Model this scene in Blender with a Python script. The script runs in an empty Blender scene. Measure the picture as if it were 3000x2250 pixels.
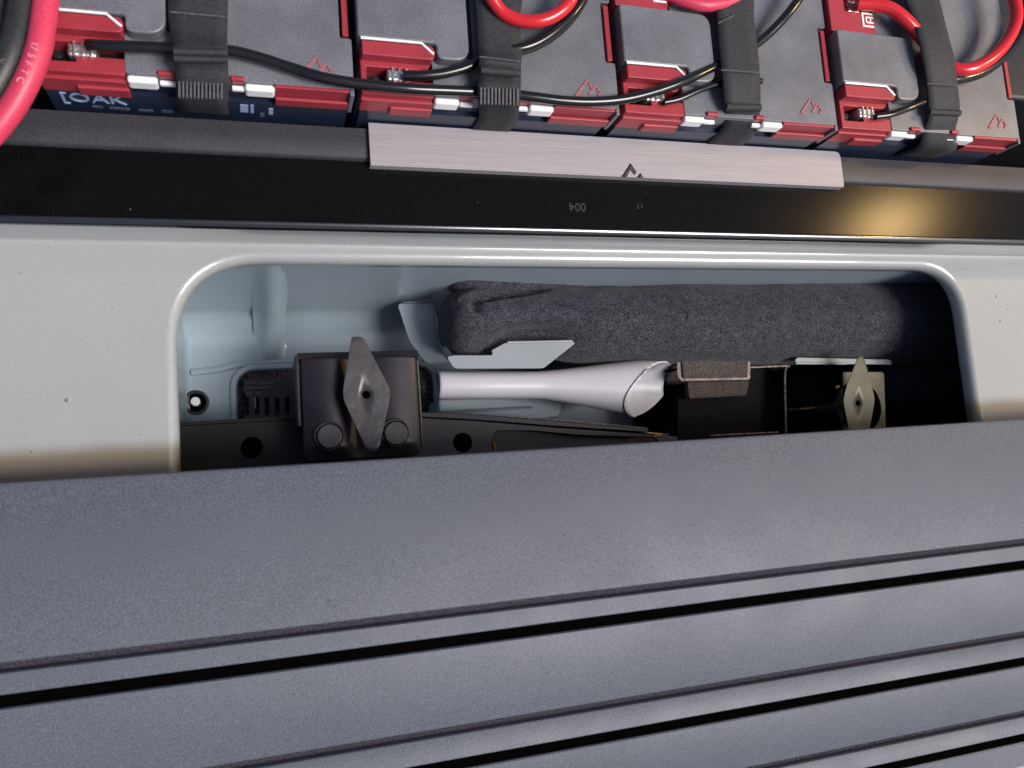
import bpy, bmesh, math, random
from mathutils import Vector, Matrix, noise
random.seed(7)
sc = bpy.context.scene
COL = sc.collection

# ------------------------------------------------------------------ camera
F = 2350.0                      # focal length in photo pixels (3000 wide)
H = 0.60                        # camera height above the painted sill (m)
Xc = Vector((7500, -275, F)).normalized()          # world axes in camera (right, down, forward)
Yc = Vector((-1470, -20000, F)); Yc = (Yc - Xc * Xc.dot(Yc)).normalized()
Zc = Xc.cross(Yc)
cam_d = bpy.data.cameras.new('camera'); cam = bpy.data.objects.new('camera', cam_d); COL.objects.link(cam)
right = Vector((Xc.x, Yc.x, Zc.x)); down = Vector((Xc.y, Yc.y, Zc.y)); fwd = Vector((Xc.z, Yc.z, Zc.z))
R = Matrix((right, -down, -fwd)).transposed()
cam.matrix_world = Matrix.Translation((0, 0, H)) @ R.to_4x4()
cam_d.sensor_width = 36; cam_d.lens = F / 3000 * 36
cam_d.clip_start = 0.01; cam_d.clip_end = 100
sc.camera = cam
cam_d.dof.use_dof = True; cam_d.dof.focus_distance = 0.69; cam_d.dof.aperture_fstop = 11

# ------------------------------------------------------------------ light
SUN = Vector((0.46, -0.31, 0.84)).normalized()
w = bpy.data.worlds.new('World'); sc.world = w; w.use_nodes = True
nt = w.node_tree; bg = nt.nodes['Background']
sky = nt.nodes.new('ShaderNodeTexSky'); sky.sky_type = 'NISHITA'; sky.sun_disc = False
sky.sun_elevation = math.asin(SUN.z); sky.sun_rotation = math.atan2(SUN.x, SUN.y)
nt.links.new(sky.outputs[0], bg.inputs[0]); bg.inputs[1].default_value = 0.06
sky.dust_density = 3.0; sky.ozone_density = 0.6
sl = bpy.data.lights.new('sun', 'SUN'); so = bpy.data.objects.new('sun', sl); COL.objects.link(so)
sl.energy = 2.3; sl.angle = math.radians(26); sl.color = (1.0, 0.96, 0.93)
so.rotation_euler = SUN.to_track_quat('Z', 'Y').to_euler()
sc.view_settings.view_transform = 'Standard'; sc.view_settings.look = 'None'
sc.view_settings.exposure = 0.55; sc.view_settings.gamma = 1

# the warm cargo lamp whose reflection shows on the black sill at the right
ll = bpy.data.lights.new('cargo_lamp', 'POINT'); lo = bpy.data.objects.new('cargo_lamp', ll); COL.objects.link(lo)
ll.energy = 5.0; ll.shadow_soft_size = 0.035; ll.color = (1.0, 0.64, 0.26)

# ------------------------------------------------------------------ helpers
def at(px, py, z):
    """point of the place that the photograph's pixel shows at height z"""
    d = Vector((px - 1500, py - 1125, F))
    v = Vector((d.dot(Xc), d.dot(Yc), d.dot(Zc)))
    return v * ((z - H) / v.z) + Vector((0, 0, H))

lg = at(2595, 694, 0.055); lgd = (lg - Vector((0, 0, H))); lgd.z = -lgd.z
lo.location = lg + lgd.normalized()*0.80

def thing(name, label, cat, loc=(0, 0, 0), group=None, kind=None):
    o = bpy.data.objects.new(name, None); COL.objects.link(o); o.location = loc
    o.empty_display_size = 0.02
    if label: o['label'] = label
    if cat: o['category'] = cat
    if group: o['group'] = group
    if kind: o['kind'] = kind
    return o

def wloc(o):
    v = Vector((0, 0, 0))
    while o is not None:
        v += Vector(o.location); o = o.parent
    return v

def link(name, bm, m, parent=None, bevel=0, seg=3, sub=0, label=None, kind=None, angle=38, solid=0):
    base = wloc(parent) if parent else Vector((0, 0, 0))
    bmesh.ops.translate(bm, verts=bm.verts, vec=-base)
    me = bpy.data.meshes.new(name)
    for f in bm.faces: f.smooth = True
    bm.to_mesh(me); bm.free()
    me.materials.append(m)
    o = bpy.data.objects.new(name, me); COL.objects.link(o)
    if parent: o.parent = parent
    if solid:
        s = o.modifiers.new('s', 'SOLIDIFY'); s.thickness = abs(solid); s.offset = -1 if solid > 0 else 1
    if bevel:
        b = o.modifiers.new('b', 'BEVEL'); b.width = bevel; b.segments = seg; b.limit_method = 'ANGLE'
        b.angle_limit = math.radians(30); b.harden_normals = True
    elif not sub:
        me.set_sharp_from_angle(angle=math.radians(angle))
    if sub:
        s = o.modifiers.new('u', 'SUBSURF'); s.levels = sub; s.render_levels = sub
    if label: o['label'] = label
    if kind: o['kind'] = kind
    return o

def box_bm(x0, x1, y0, y1, z0, z1, bm=None):
    bm = bm or bmesh.new()
    if x0 > x1: x0, x1 = x1, x0
    if y0 > y1: y0, y1 = y1, y0
    if z0 > z1: z0, z1 = z1, z0
    v = [bm.verts.new(p) for p in ((x0,y0,z0),(x1,y0,z0),(x1,y1,z0),(x0,y1,z0),(x0,y0,z1),(x1,y0,z1),(x1,y1,z1),(x0,y1,z1))]
    for f in ((3,2,1,0),(4,5,6,7),(0,1,5,4),(1,2,6,5),(2,3,7,6),(3,0,4,7)):
        bm.faces.new([v[i] for i in f])
    return bm

def ccw(pts):
    a = sum(pts[i][0]*pts[(i+1)%len(pts)][1] - pts[(i+1)%len(pts)][0]*pts[i][1] for i in range(len(pts)))
    return list(pts) if a > 0 else list(reversed(pts))

def rounded(pts, r, n=6):
    """round the corners of a polygon; r one number or one per corner"""
    out = []; N = len(pts)
    for i in range(N):
        p = Vector(pts[i][:2]); a = Vector(pts[i-1][:2]) - p; b = Vector(pts[(i+1) % N][:2]) - p
        rr = r[i] if isinstance(r, (list, tuple)) else r
        if rr <= 0 or a.length < 1e-6 or b.length < 1e-6: out.append((p.x, p.y)); continue
        t = min(rr, a.length*.49, b.length*.49)
        A = p + a.normalized()*t; B = p + b.normalized()*t
        for k in range(n+1):
            s = k/n; q = A*(1-s)**2 + p*2*s*(1-s) + B*s*s
            out.append((q.x, q.y))
    return out

def prism_bm(pts, z0, z1, holes=(), bm=None):
    """solid plate of outline pts (x, y) with holes, from z0 to z1"""
    bm = bm or bmesh.new()
    t = bmesh.new()
    loops = [ccw(pts)] + [list(reversed(ccw(h))) for h in holes]
    es = []; idx = {}
    for L in loops:
        vs = [t.verts.new((p[0], p[1], z1)) for p in L]
        for i in range(len(vs)): es.append(t.edges.new((vs[i], vs[(i+1) % len(vs)])))
    bmesh.ops.triangle_fill(t, edges=es, use_beauty=True, use_dissolve=False, normal=(0,0,1))
    if not holes:
        bmesh.ops.dissolve_faces(t, faces=t.faces[:])
    t.verts.index_update()
    top = [bm.verts.new(v.co) for v in t.verts]; bot = [bm.verts.new((v.co.x, v.co.y, z0)) for v in t.verts]
    for f in t.faces:
        k = [v.index for v in f.verts]
        f.normal_update()
        if f.normal.z < 0: k.reverse()
        bm.faces.new([top[i] for i in k]); bm.faces.new([bot[i] for i in reversed(k)])
    off = 0
    for L in loops:
        n = len(L)
        for i in range(n):
            a, b = off+i, off+(i+1) % n
            bm.faces.new((top[a], bot[a], bot[b], top[b]))
        off += n
    t.free()
    bmesh.ops.recalc_face_normals(bm, faces=bm.faces[:])
    return bm

def smooth_path(pts, n=8):
    P = [Vector(p) for p in pts]; out = []
    Q = [P[0]*2-P[1]] + P + [P[-1]*2-P[-2]]
    for i in range(1, len(Q)-2):
        a, b, c, d = Q[i-1:i+3]
        for k in range(n):
            t = k/n
            out.append(0.5*((2*b)+(c-a)*t+(2*a-5*b+4*c-d)*t*t+(3*b-a-3*c+d)*t**3))
    out.append(P[-1]); return out

def tube_bm(path, r, n=14, cap=True, bm=None):
    bm = bm or bmesh.new(); rings = []; N = len(path)
    up = Vector((0.013, 0.021, 1)).normalized()
    for i, p in enumerate(path):
        t = (path[min(i+1, N-1)] - path[max(i-1, 0)]).normalized()
        s = t.cross(up)
        if s.length < 0.05: s = t.cross(Vector((0, 1, 0)))
        s.normalize(); u = s.cross(t).normalized()
        rr = r[i] if isinstance(r, (list, tuple)) else r
        rings.append([bm.verts.new(p + (s*math.cos(a) + u*math.sin(a))*rr) for a in (2*math.pi*k/n for k in range(n))])
    for A, B in zip(rings, rings[1:]):
        for k in range(n): bm.faces.new((A[k], A[(k+1) % n], B[(k+1) % n], B[k]))
    if cap:
        bm.faces.new(rings[0]); bm.faces.new(list(reversed(rings[-1])))
    bmesh.ops.recalc_face_normals(bm, faces=bm.faces[:])
    return bm

def disc_pts(x, y, r, n=28, sx=1.0):
    return [(x + r*sx*math.cos(2*math.pi*k/n), y + r*math.sin(2*math.pi*k/n)) for k in range(n)]

def extrude_x(profile, x0, x1, closed=True, nx=1, bm=None):
    """profile of (y, z) points run along x"""
    bm = bm or bmesh.new(); cols = []
    for i in range(nx+1):
        x = x0 + (x1-x0)*i/nx
        cols.append([bm.verts.new((x, y, z)) for y, z in profile])
    n = len(profile)
    for A, B in zip(cols, cols[1:]):
        for k in range(n if closed else n-1):
            bm.faces.new((A[k], A[(k+1) % n], B[(k+1) % n], B[k]))
    if closed:
        bm.faces.new(cols[0]); bm.faces.new(list(reversed(cols[-1])))
    bmesh.ops.recalc_face_normals(bm, faces=bm.faces[:])
    return bm

def ribbon_bm(st, n=6):
    """st: (left point, right point) stations"""
    L = smooth_path([a for a, b in st], n); Rr = smooth_path([b for a, b in st], n)
    bm = bmesh.new(); m = 4; rows = []
    for a, b in zip(L, Rr): rows.append([bm.verts.new(a.lerp(b, k/m)) for k in range(m+1)])
    for A, B in zip(rows, rows[1:]):
        for k in range(m): bm.faces.new((A[k], A[k+1], B[k+1], B[k]))
    bmesh.ops.recalc_face_normals(bm, faces=bm.faces[:])
    up = sum((f.normal.z for f in bm.faces))
    if up < 0: bmesh.ops.reverse_faces(bm, faces=bm.faces[:])
    return bm

def text_bm(s, size, depth, M, spacing=1.0):
    c = bpy.data.curves.new('t', 'FONT'); c.body = s; c.size = size; c.extrude = depth; c.space_character = spacing
    c.resolution_u = 3
    o = bpy.data.objects.new('t', c); COL.objects.link(o)
    dg = bpy.context.evaluated_depsgraph_get(); dg.update()
    me = bpy.data.meshes.new_from_object(o.evaluated_get(dg))
    bm = bmesh.new(); bm.from_mesh(me); bmesh.ops.transform(bm, matrix=M, verts=bm.verts)
    bpy.data.objects.remove(o); bpy.data.curves.remove(c); bpy.data.meshes.remove(me)
    return bm

# ------------------------------------------------------------------ materials
def mat(name, col, rough=0.5, metal=0.0, spec=0.5, coat=0.0, speck=0.0, sscale=900, blotch=0.0, bscale=25,
        bump=0.0, bumpscale=600, col2=None, stretch=None, coat_rough=0.05, rvar=0.0):
    m = bpy.data.materials.new(name); m.use_nodes = True; n = m.node_tree; b = n.nodes['Principled BSDF']
    b.inputs['Roughness'].default_value = rough; b.inputs['Metallic'].default_value = metal
    b.inputs['Specular IOR Level'].default_value = spec
    b.inputs['Coat Weight'].default_value = coat; b.inputs['Coat Roughness'].default_value = coat_rough
    tc = n.nodes.new('ShaderNodeTexCoord'); src = tc.outputs['Object']
    if stretch:
        mp = n.nodes.new('ShaderNodeMapping'); mp.inputs['Scale'].default_value = stretch
        n.links.new(src, mp.inputs[0]); src = mp.outputs[0]
    c4 = (*col, 1)
    last = None
    def mix(a, bb, fac_out, mode='MIX'):
        mx = n.nodes.new('ShaderNodeMix'); mx.data_type = 'RGBA'; mx.blend_type = mode
        n.links.new(fac_out, mx.inputs[0])
        for sock, v in ((mx.inputs[6], a), (mx.inputs[7], bb)):
            if isinstance(v, tuple): sock.default_value = v
            else: n.links.new(v, sock)
        return mx.outputs[2]
    def noise_ramp(scale, lo, hi, detail=2, coords=src):
        t = n.nodes.new('ShaderNodeTexNoise'); t.inputs['Scale'].default_value = scale; t.inputs['Detail'].default_value = detail
        n.links.new(coords, t.inputs['Vector'])
        r = n.nodes.new('ShaderNodeMapRange'); r.inputs['From Min'].default_value = lo; r.inputs['From Max'].default_value = hi
        n.links.new(t.outputs[0], r.inputs[0]); return r.outputs[0]
    cur = c4
    if speck:
        d = tuple(max(0, x*(1-speck)) for x in col) + (1,); u = tuple(min(1, x*(1+speck)) for x in (col2 or col)) + (1,)
        cur = mix(d, u, noise_ramp(sscale, 0.36, 0.64))
    if blotch:
        f = noise_ramp(bscale, 0.3, 0.7, 4)
        k = (1-blotch, 1-blotch, 1-blotch, 1)
        dark = mix(cur, k, f, 'MULTIPLY') if not isinstance(cur, tuple) else mix(c4, tuple(x*(1-blotch) for x in col)+(1,), f)
        cur = dark
    if isinstance(cur, tuple): b.inputs['Base Color'].default_value = cur
    else: n.links.new(cur, b.inputs['Base Color'])
    if rvar:
        r = noise_ramp(bscale*1.7, 0.3, 0.7, 5)
        mr = n.nodes.new('ShaderNodeMapRange'); mr.inputs['To Min'].default_value = rough*(1-rvar); mr.inputs['To Max'].default_value = min(1, rough*(1+rvar))
        n.links.new(r, mr.inputs[0]); n.links.new(mr.outputs[0], b.inputs['Roughness'])
    if bump:
        t = n.nodes.new('ShaderNodeTexNoise'); t.inputs['Scale'].default_value = bumpscale; t.inputs['Detail'].default_value = 3
        n.links.new(src, t.inputs['Vector'])
        bp = n.nodes.new('ShaderNodeBump'); bp.inputs['Strength'].default_value = 1.0; bp.inputs['Distance'].default_value = bump
        n.links.new(t.outputs[0], bp.inputs['Height']); n.links.new(bp.outputs[0], b.inputs['Normal'])
    return m

M = {}
M['paint'] = mat('silver_paint', (0.355, 0.365, 0.368), 0.30, 0.0, 0.5, coat=1.0, coat_rough=0.03, speck=0.14, sscale=1300, blotch=0.07, bscale=10, bump=0.000012, bumpscale=260)
M['inner'] = mat('inner_paint', (0.33, 0.405, 0.465), 0.38, 0.0, 0.5, coat=0.3, speck=0.08, sscale=1300, blotch=0.10, bscale=14)
M['clip'] = mat('clip_paint', (0.25, 0.28, 0.31), 0.4, 0.0, 0.5, speck=0.08, sscale=1300, blotch=0.08, bscale=30)
M['pad'] = mat('grained_plastic', (0.100, 0.110, 0.138), 0.50, 0.0, 0.5, speck=0.34, sscale=1300, blotch=0.10, bscale=9, bump=0.00022, bumpscale=1500, rvar=0.13)
M['black_trim'] = mat('black_trim', (0.004, 0.004, 0.004), 0.20, 0.0, 0.14, speck=0.3, sscale=1000, bump=0.00003, bumpscale=1200)
M['gloss_black'] = mat('gloss_black', (0.004, 0.004, 0.005), 0.2, 0.0, 1.0, coat=1.0, coat_rough=0.12)
M['satin'] = mat('satin_trim', (0.035, 0.035, 0.042), 0.55, 0.0, 0.4, speck=0.3, sscale=900, blotch=0.25, bscale=30)
M['alu'] = mat('brushed_aluminium', (0.38, 0.355, 0.375), 0.55, 0.25, 0.5, speck=0.05, sscale=700, bump=0.00004, bumpscale=260, stretch=(0.03, 1, 1), blotch=0.08, bscale=40)
M['lid'] = mat('grey_plastic', (0.175, 0.178, 0.20), 0.40, 0.0, 0.7, speck=0.30, sscale=1100, blotch=0.34, bscale=28, bump=0.0001, bumpscale=700, rvar=0.2)
M['navy'] = mat('navy_case', (0.012, 0.02, 0.045), 0.35, 0.0, 0.5, speck=0.3, sscale=900)
M['case'] = mat('black_case', (0.012, 0.013, 0.016), 0.4, 0.0, 0.5, speck=0.3)
M['red'] = mat('red_plastic', (0.38, 0.036, 0.052), 0.42, 0.0, 0.5, speck=0.12, sscale=1100, blotch=0.2, bscale=50)
M['white'] = mat('white_and_reflection', (0.92, 0.92, 0.93), 0.18, 0.0, 0.6)
M['print'] = mat('pale_blue_print', (0.28, 0.36, 0.58), 0.5)
M['letter'] = mat('pale_pink_letter', (0.75, 0.32, 0.40), 0.5)
M['print_dim'] = mat('dim_print', (0.06, 0.08, 0.13), 0.5, speck=0.5, sscale=700)
M['mark'] = mat('red_mark', (0.36, 0.12, 0.14), 0.5, speck=0.3, sscale=900)
M['webbing'] = mat('webbing', (0.036, 0.036, 0.041), 0.7, 0.0, 0.35, speck=0.3, sscale=1300, bump=0.00025, bumpscale=1300, stretch=(0.25, 1, 1), blotch=0.2, bscale=40)
M['rib'] = mat('webbing_rib', (0.085, 0.08, 0.092), 0.7, speck=0.4)
M['wire'] = mat('black_wire', (0.008, 0.008, 0.009), 0.16, 0.0, 0.6)
M['wire_dull'] = mat('dull_black_cable', (0.035, 0.035, 0.035), 0.45, 0.0, 0.5, speck=0.4, blotch=0.3, bscale=60)
M['wire_red'] = mat('red_cable', (0.62, 0.02, 0.03), 0.2, 0.0, 0.6)
M['wire_pink'] = mat('faded_red_cable', (0.62, 0.045, 0.10), 0.42, 0.0, 0.5, speck=0.12)
M['tin'] = mat('tinned_metal', (0.75, 0.74, 0.72), 0.3, 0.9, speck=0.3, sscale=700, bump=0.0005, bumpscale=500)
M['void'] = mat('socket_and_shade_black', (0.006, 0.006, 0.006), 0.6, speck=0.5)
M['jack'] = mat('plum_black_steel', (0.030, 0.026, 0.034), 0.33, 0.3, 0.5, speck=0.25, sscale=800, blotch=0.3, bscale=35)
M['jack_shaded'] = mat('shaded_jack_steel', (0.012, 0.010, 0.011), 0.5, 0.2, 0.4, speck=0.25)  # jack steel with the shade near the pad put into its colour
M['nut'] = mat('grey_wing_nut', (0.085, 0.08, 0.088), 0.36, 0.4, 0.5, speck=0.12, blotch=0.25, bscale=60, bump=0.0008, bumpscale=55)
M['nut_tan'] = mat('tan_zinc', (0.105, 0.105, 0.078), 0.45, 0.2, 0.5, speck=0.3, sscale=800, blotch=0.35, bscale=55)
M['hole'] = mat('hole_and_shade_black', (0.0015, 0.0015, 0.0015), 0.9, 0, 0.0)
M['funnel'] = mat('white_polythene', (0.55, 0.545, 0.60), 0.36, 0.0, 0.5, speck=0.02)
M['funnel'].node_tree.nodes['Principled BSDF'].inputs['Subsurface Weight'].default_value = 0.0
M['funnel'].node_tree.nodes['Principled BSDF'].inputs['Subsurface Radius'].default_value = (0.006, 0.006, 0.008)
M['funnel'].node_tree.nodes['Principled BSDF'].inputs['Subsurface Scale'].default_value = 1.0
M['felt'] = mat('charcoal_felt', (0.027, 0.027, 0.034), 0.95, 0.0, 0.1, speck=0.55, sscale=900, col2=(0.066, 0.066, 0.082), bump=0.0009, bumpscale=700, blotch=0.45, bscale=130)
M['felt'].node_tree.nodes['Principled BSDF'].inputs['Sheen Weight'].default_value = 0.12
M['block'] = mat('brown_rubber', (0.075, 0.064, 0.058), 0.8, 0, 0.3, speck=0.5, sscale=800, blotch=0.3, bscale=70, bump=0.0004, bumpscale=700)
M['bitumen'] = mat('bitumen', (0.035, 0.035, 0.04), 0.6, 0, 0.5, speck=0.95, sscale=420, col2=(0.11, 0.10, 0.12), bump=0.003, bumpscale=320)
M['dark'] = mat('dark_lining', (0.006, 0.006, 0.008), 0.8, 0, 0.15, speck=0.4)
M['groove_shade'] = mat('groove_shade', (0.05, 0.05, 0.06), 0.95, 0, 0.0, speck=0.5)
M['edge'] = mat('worn_edge', (0.16, 0.13, 0.12), 0.45, 0.4, speck=0.5, sscale=300)
M['brass'] = mat('brass_glint', (0.65, 0.38, 0.14), 0.3, 0.9)

# paint of the sill gets a brown reflection put into its colour along the plastic pad
def add_warm_reflection(m):
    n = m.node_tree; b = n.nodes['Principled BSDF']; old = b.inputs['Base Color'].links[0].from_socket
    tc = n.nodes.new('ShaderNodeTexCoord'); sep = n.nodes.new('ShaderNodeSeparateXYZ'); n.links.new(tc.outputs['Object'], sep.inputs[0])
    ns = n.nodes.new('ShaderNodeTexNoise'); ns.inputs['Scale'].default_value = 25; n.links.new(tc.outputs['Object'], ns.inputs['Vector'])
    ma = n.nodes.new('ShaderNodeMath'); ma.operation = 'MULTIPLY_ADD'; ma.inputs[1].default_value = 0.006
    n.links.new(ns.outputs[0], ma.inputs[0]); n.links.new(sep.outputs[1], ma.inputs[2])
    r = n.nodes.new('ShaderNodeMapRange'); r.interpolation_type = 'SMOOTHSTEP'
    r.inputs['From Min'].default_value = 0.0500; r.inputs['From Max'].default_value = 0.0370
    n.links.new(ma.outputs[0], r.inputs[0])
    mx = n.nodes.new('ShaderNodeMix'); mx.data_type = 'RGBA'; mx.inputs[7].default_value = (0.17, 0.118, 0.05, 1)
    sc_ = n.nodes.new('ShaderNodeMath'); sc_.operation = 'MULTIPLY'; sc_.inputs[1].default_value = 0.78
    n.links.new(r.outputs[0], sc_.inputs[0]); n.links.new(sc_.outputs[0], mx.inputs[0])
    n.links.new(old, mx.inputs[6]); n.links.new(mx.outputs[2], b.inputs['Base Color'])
add_warm_reflection(M['paint'])

# ================================================================== BODY PANEL (setting)
FLOOR = -0.20
body = thing('body_panel', 'glossy silver grey painted car body panel with a long round cornered jack well', 'body panel', (0, 0, 0))
hole = rounded([(-0.0555, -0.06), (0.652, -0.06), (0.652, 0.1715), (-0.0555, 0.1715)], [0.02, 0.02, 0.046, 0.062], 14)
hole = ccw(hole)
def offset_loop(L, d):
    out = []; n = len(L)
    for i in range(n):
        a = Vector(L[i-1]); p = Vector(L[i]); b = Vector(L[(i+1) % n])
        t = (b - a)
        if t.length < 1e-9: out.append(L[i]); continue
        nrm = Vector((t.y, -t.x)).normalized()
        out.append(tuple(p + nrm*d))
    return out
clean = []
for p in hole:
    if not clean or (Vector(p)-Vector(clean[-1])).length > 1e-4: clean.append(p)
hole = clean
bm = bmesh.new()
prof = [(0.0076, 0.0), (0.0060, -0.0001), (0.0044, -0.0006), (0.0030, -0.0014), (0.0017, -0.0027), (0.0008, -0.0043), (0.0002, -0.0062), (0.0, -0.0085), (0.0, -0.0125), (0.0016, -0.0140), (0.0045, -0.0145)]
rings = [[bm.verts.new((x, y, z)) for x, y in offset_loop(hole, d)] for d, z in prof]
N = len(hole)
for A, B in zip(rings, rings[1:]):
    for k in range(N): bm.faces.new((A[k], A[(k+1) % N], B[(k+1) % N], B[k]))
YB = 0.1834
es = [bm.edges.get((rings[0][k], rings[0][(k+1) % N])) for k in range(N)]
oc = [bm.verts.new(p) for p in ((-0.6, -0.35, 0), (1.3, -0.35, 0), (1.3, YB, 0), (-0.6, YB, 0))]
es += [bm.edges.new((oc[i], oc[(i+1) % 4])) for i in range(4)]
bmesh.ops.triangle_fill(bm, edges=es, use_beauty=True, normal=(0, 0, 1))
bk = [bm.verts.new(p) for p in ((1.3, YB+0.0014, 0.0007), (-0.6, YB+0.0014, 0.0007), (1.3, YB+0.0020, 0.0028), (-0.6, YB+0.0020, 0.0028), (1.3, YB+0.0022, 0.045), (-0.6, YB+0.0022, 0.045))]
bm.faces.new((oc[3], oc[2], bk[0], bk[1])); bm.faces.new((bk[1], bk[0], bk[2], bk[3])); bm.faces.new((bk[3], bk[2], bk[4], bk[5]))
bmesh.ops.recalc_face_normals(bm, faces=bm.faces[:])
if sum(f.normal.z*f.calc_area() for f in bm.faces) < 0: bmesh.ops.reverse_faces(bm, faces=bm.faces[:])
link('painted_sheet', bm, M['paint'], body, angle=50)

bm = bmesh.new()
for (px, py, r) in ((2918, 868, .0011), (2930, 941, .0009), (2952, 905, .0006), (195, 1173, .0011), (92, 1323, .0006), (1620, 690, .0005), (2840, 720, .0005), (60, 800, .0005), (330, 905, .0004), (2890, 1010, .0005), (410, 1275, .0004)):
    p = at(px, py, 0.0)
    prism_bm([(p.x + r*random.uniform(.4, 1.2)*math.cos(a), p.y + 1.5*r*random.uniform(.4, 1.2)*math.sin(a)) for a in (k*.9 for k in range(7))], -0.0002, 0.0003, bm=bm)
link('paint_chips', bm, mat('chip_grey', (0.14, 0.14, 0.13), 0.6), body, kind='stuff')

# cavity below the opening: floor with a cut-out, left and back walls, dark right part
def pp_(u0, v0, u1, v1, z):
    a = at(u0, v0, z); b = at(u1, v1, z); return [(a.x, b.y), (b.x, b.y), (b.x, a.y), (a.x, a.y)]
def fl(px, py): return at(px, py, FLOOR)
WX0, WX1, WY0, WY1 = -0.068, 0.99, -0.14, 0.1745
bm = bmesh.new()
prof = [(WY1+0.001, -0.0135), (WY1+0.0005, -0.10), (WY1-0.001, -0.165)] + [(WY1-0.001-0.03*(1-math.cos(a)), -0.17-0.03*math.sin(a)) for a in (math.pi/2*k/8 for k in range(9))]
extrude_x(prof, WX0-0.03, WX1, closed=False, bm=bm)
link('well_back_wall', bm, M['inner'], body, angle=60)
bm = bmesh.new()
pl = [(WX0, -0.0135), (WX0+0.0005, -0.12), (WX0+0.001, -0.19)] + [(WX0+0.001+0.008*(1-math.cos(a)), -0.1925-0.008*math.sin(a)) for a in (math.pi/2*k/8 for k in range(9))]
A = [bm.verts.new((x, WY0, z)) for x, z in pl]; B = [bm.verts.new((x, WY1+0.002, z)) for x, z in pl]
for k in range(len(pl)-1): bm.faces.new((A[k], A[k+1], B[k+1], B[k]))
bmesh.ops.recalc_face_normals(bm, faces=bm.faces[:])
link('well_side_wall', bm, M['inner'], body, angle=60)
bm = box_bm(WX0-0.01, WX1, WY0-0.004, WY0, FLOOR-0.02, -0.022); link('well_front_wall', bm, M['inner'], body)
bm = box_bm(WX1-0.004, WX1, WY0, WY1, FLOOR-0.02, -0.022); link('well_end_wall', bm, M['inner'], body)
c0, c1 = fl(692, 1088), fl(1278, 1262)
cut = rounded([(c0.x, c1.y), (c1.x, c1.y), (c1.x, c0.y), (c0.x, c0.y)], 0.018, 6)
bm = prism_bm([(WX0-0.02, WY0-0.01), (WX1, WY0-0.01), (WX1, WY1+0.01), (WX0-0.02, WY1+0.01)], FLOOR-0.0035, FLOOR, [cut])
link('well_floor', bm, M['inner'], body, bevel=0.0015, seg=2)
bm = box_bm(c0.x-0.02, c1.x+0.02, c1.y-0.02, c0.y+0.02, FLOOR-0.02, FLOOR-0.012)
link('bitumen_pad', bm, M['bitumen'], body)
# raised lip round the cut-out
lipo = offset_loop(ccw(cut), 0.006)
bm = prism_bm(lipo, FLOOR, FLOOR+0.004, [offset_loop(ccw(cut), 0.0005)])
link('cutout_lip', bm, M['inner'], body, bevel=0.0018, seg=3)
st0, st1 = fl(590, 1085), fl(905, 1070)
bm = tube_bm(smooth_path([fl(560, 1092), fl(640, 1082), fl(700, 1068), fl(800, 1064), fl(890, 1058), fl(1000, 1056), fl(1240, 1062)]), 0.0035, 8)
link('floor_bead', bm, M['inner'], body)
# granules stuck in the pad
bm = bmesh.new()
for i in range(90):
    p = fl(random.uniform(700, 860), random.uniform(1105, 1230)); s = random.uniform(0.0006, 0.0018)
    if random.random() < .35: p = fl(random.uniform(1225, 1268), random.uniform(1105, 1200))
    q = bmesh.ops.create_icosphere(bm, subdivisions=1, radius=s)['verts']
    for v in q: v.co = Vector((v.co.x*random.uniform(.7, 1.5), v.co.y*random.uniform(.7, 1.5), v.co.z)) + Vector((p.x, p.y, FLOOR-0.0115))
link('grit', bm, M['nut'], body, kind='stuff')
sb = thing('slotted_block', 'small dark slotted plastic block seen in the cut-out left of the riveted clamp plate', 'block', fl(790, 1170))
q0_, q1_ = at(712, 1108, FLOOR+0.004), at(880, 1228, FLOOR+0.004)
zt = FLOOR+0.002
link('block_body', prism_bm(rounded([(q0_.x, q1_.y), (q1_.x, q1_.y), (q1_.x, q0_.y), (q0_.x, q0_.y)], .006, 5), FLOOR-0.0118, zt, [pp_(715+30*k, 1165, 716+30*k+14, 1215, zt) for k in range(5)]), M['case'], sb, bevel=0.001)
for k, (u0, v0, u1, v1) in enumerate(((722, 1148, 742, 1158), (749, 1149, 766, 1158), (722, 1120, 748, 1126), (756, 1120, 800, 1127), (722, 1134, 790, 1140))):
    link('tooth', prism_bm(pp_(u0, v0, u1, v1, zt), zt-0.002, zt+0.0012), M['nut'], sb, bevel=0.0004)
link('pin', prism_bm(pp_(745, 1163, 750, 1196, zt), zt-0.002, zt+0.001), M['clip'], sb)
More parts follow.
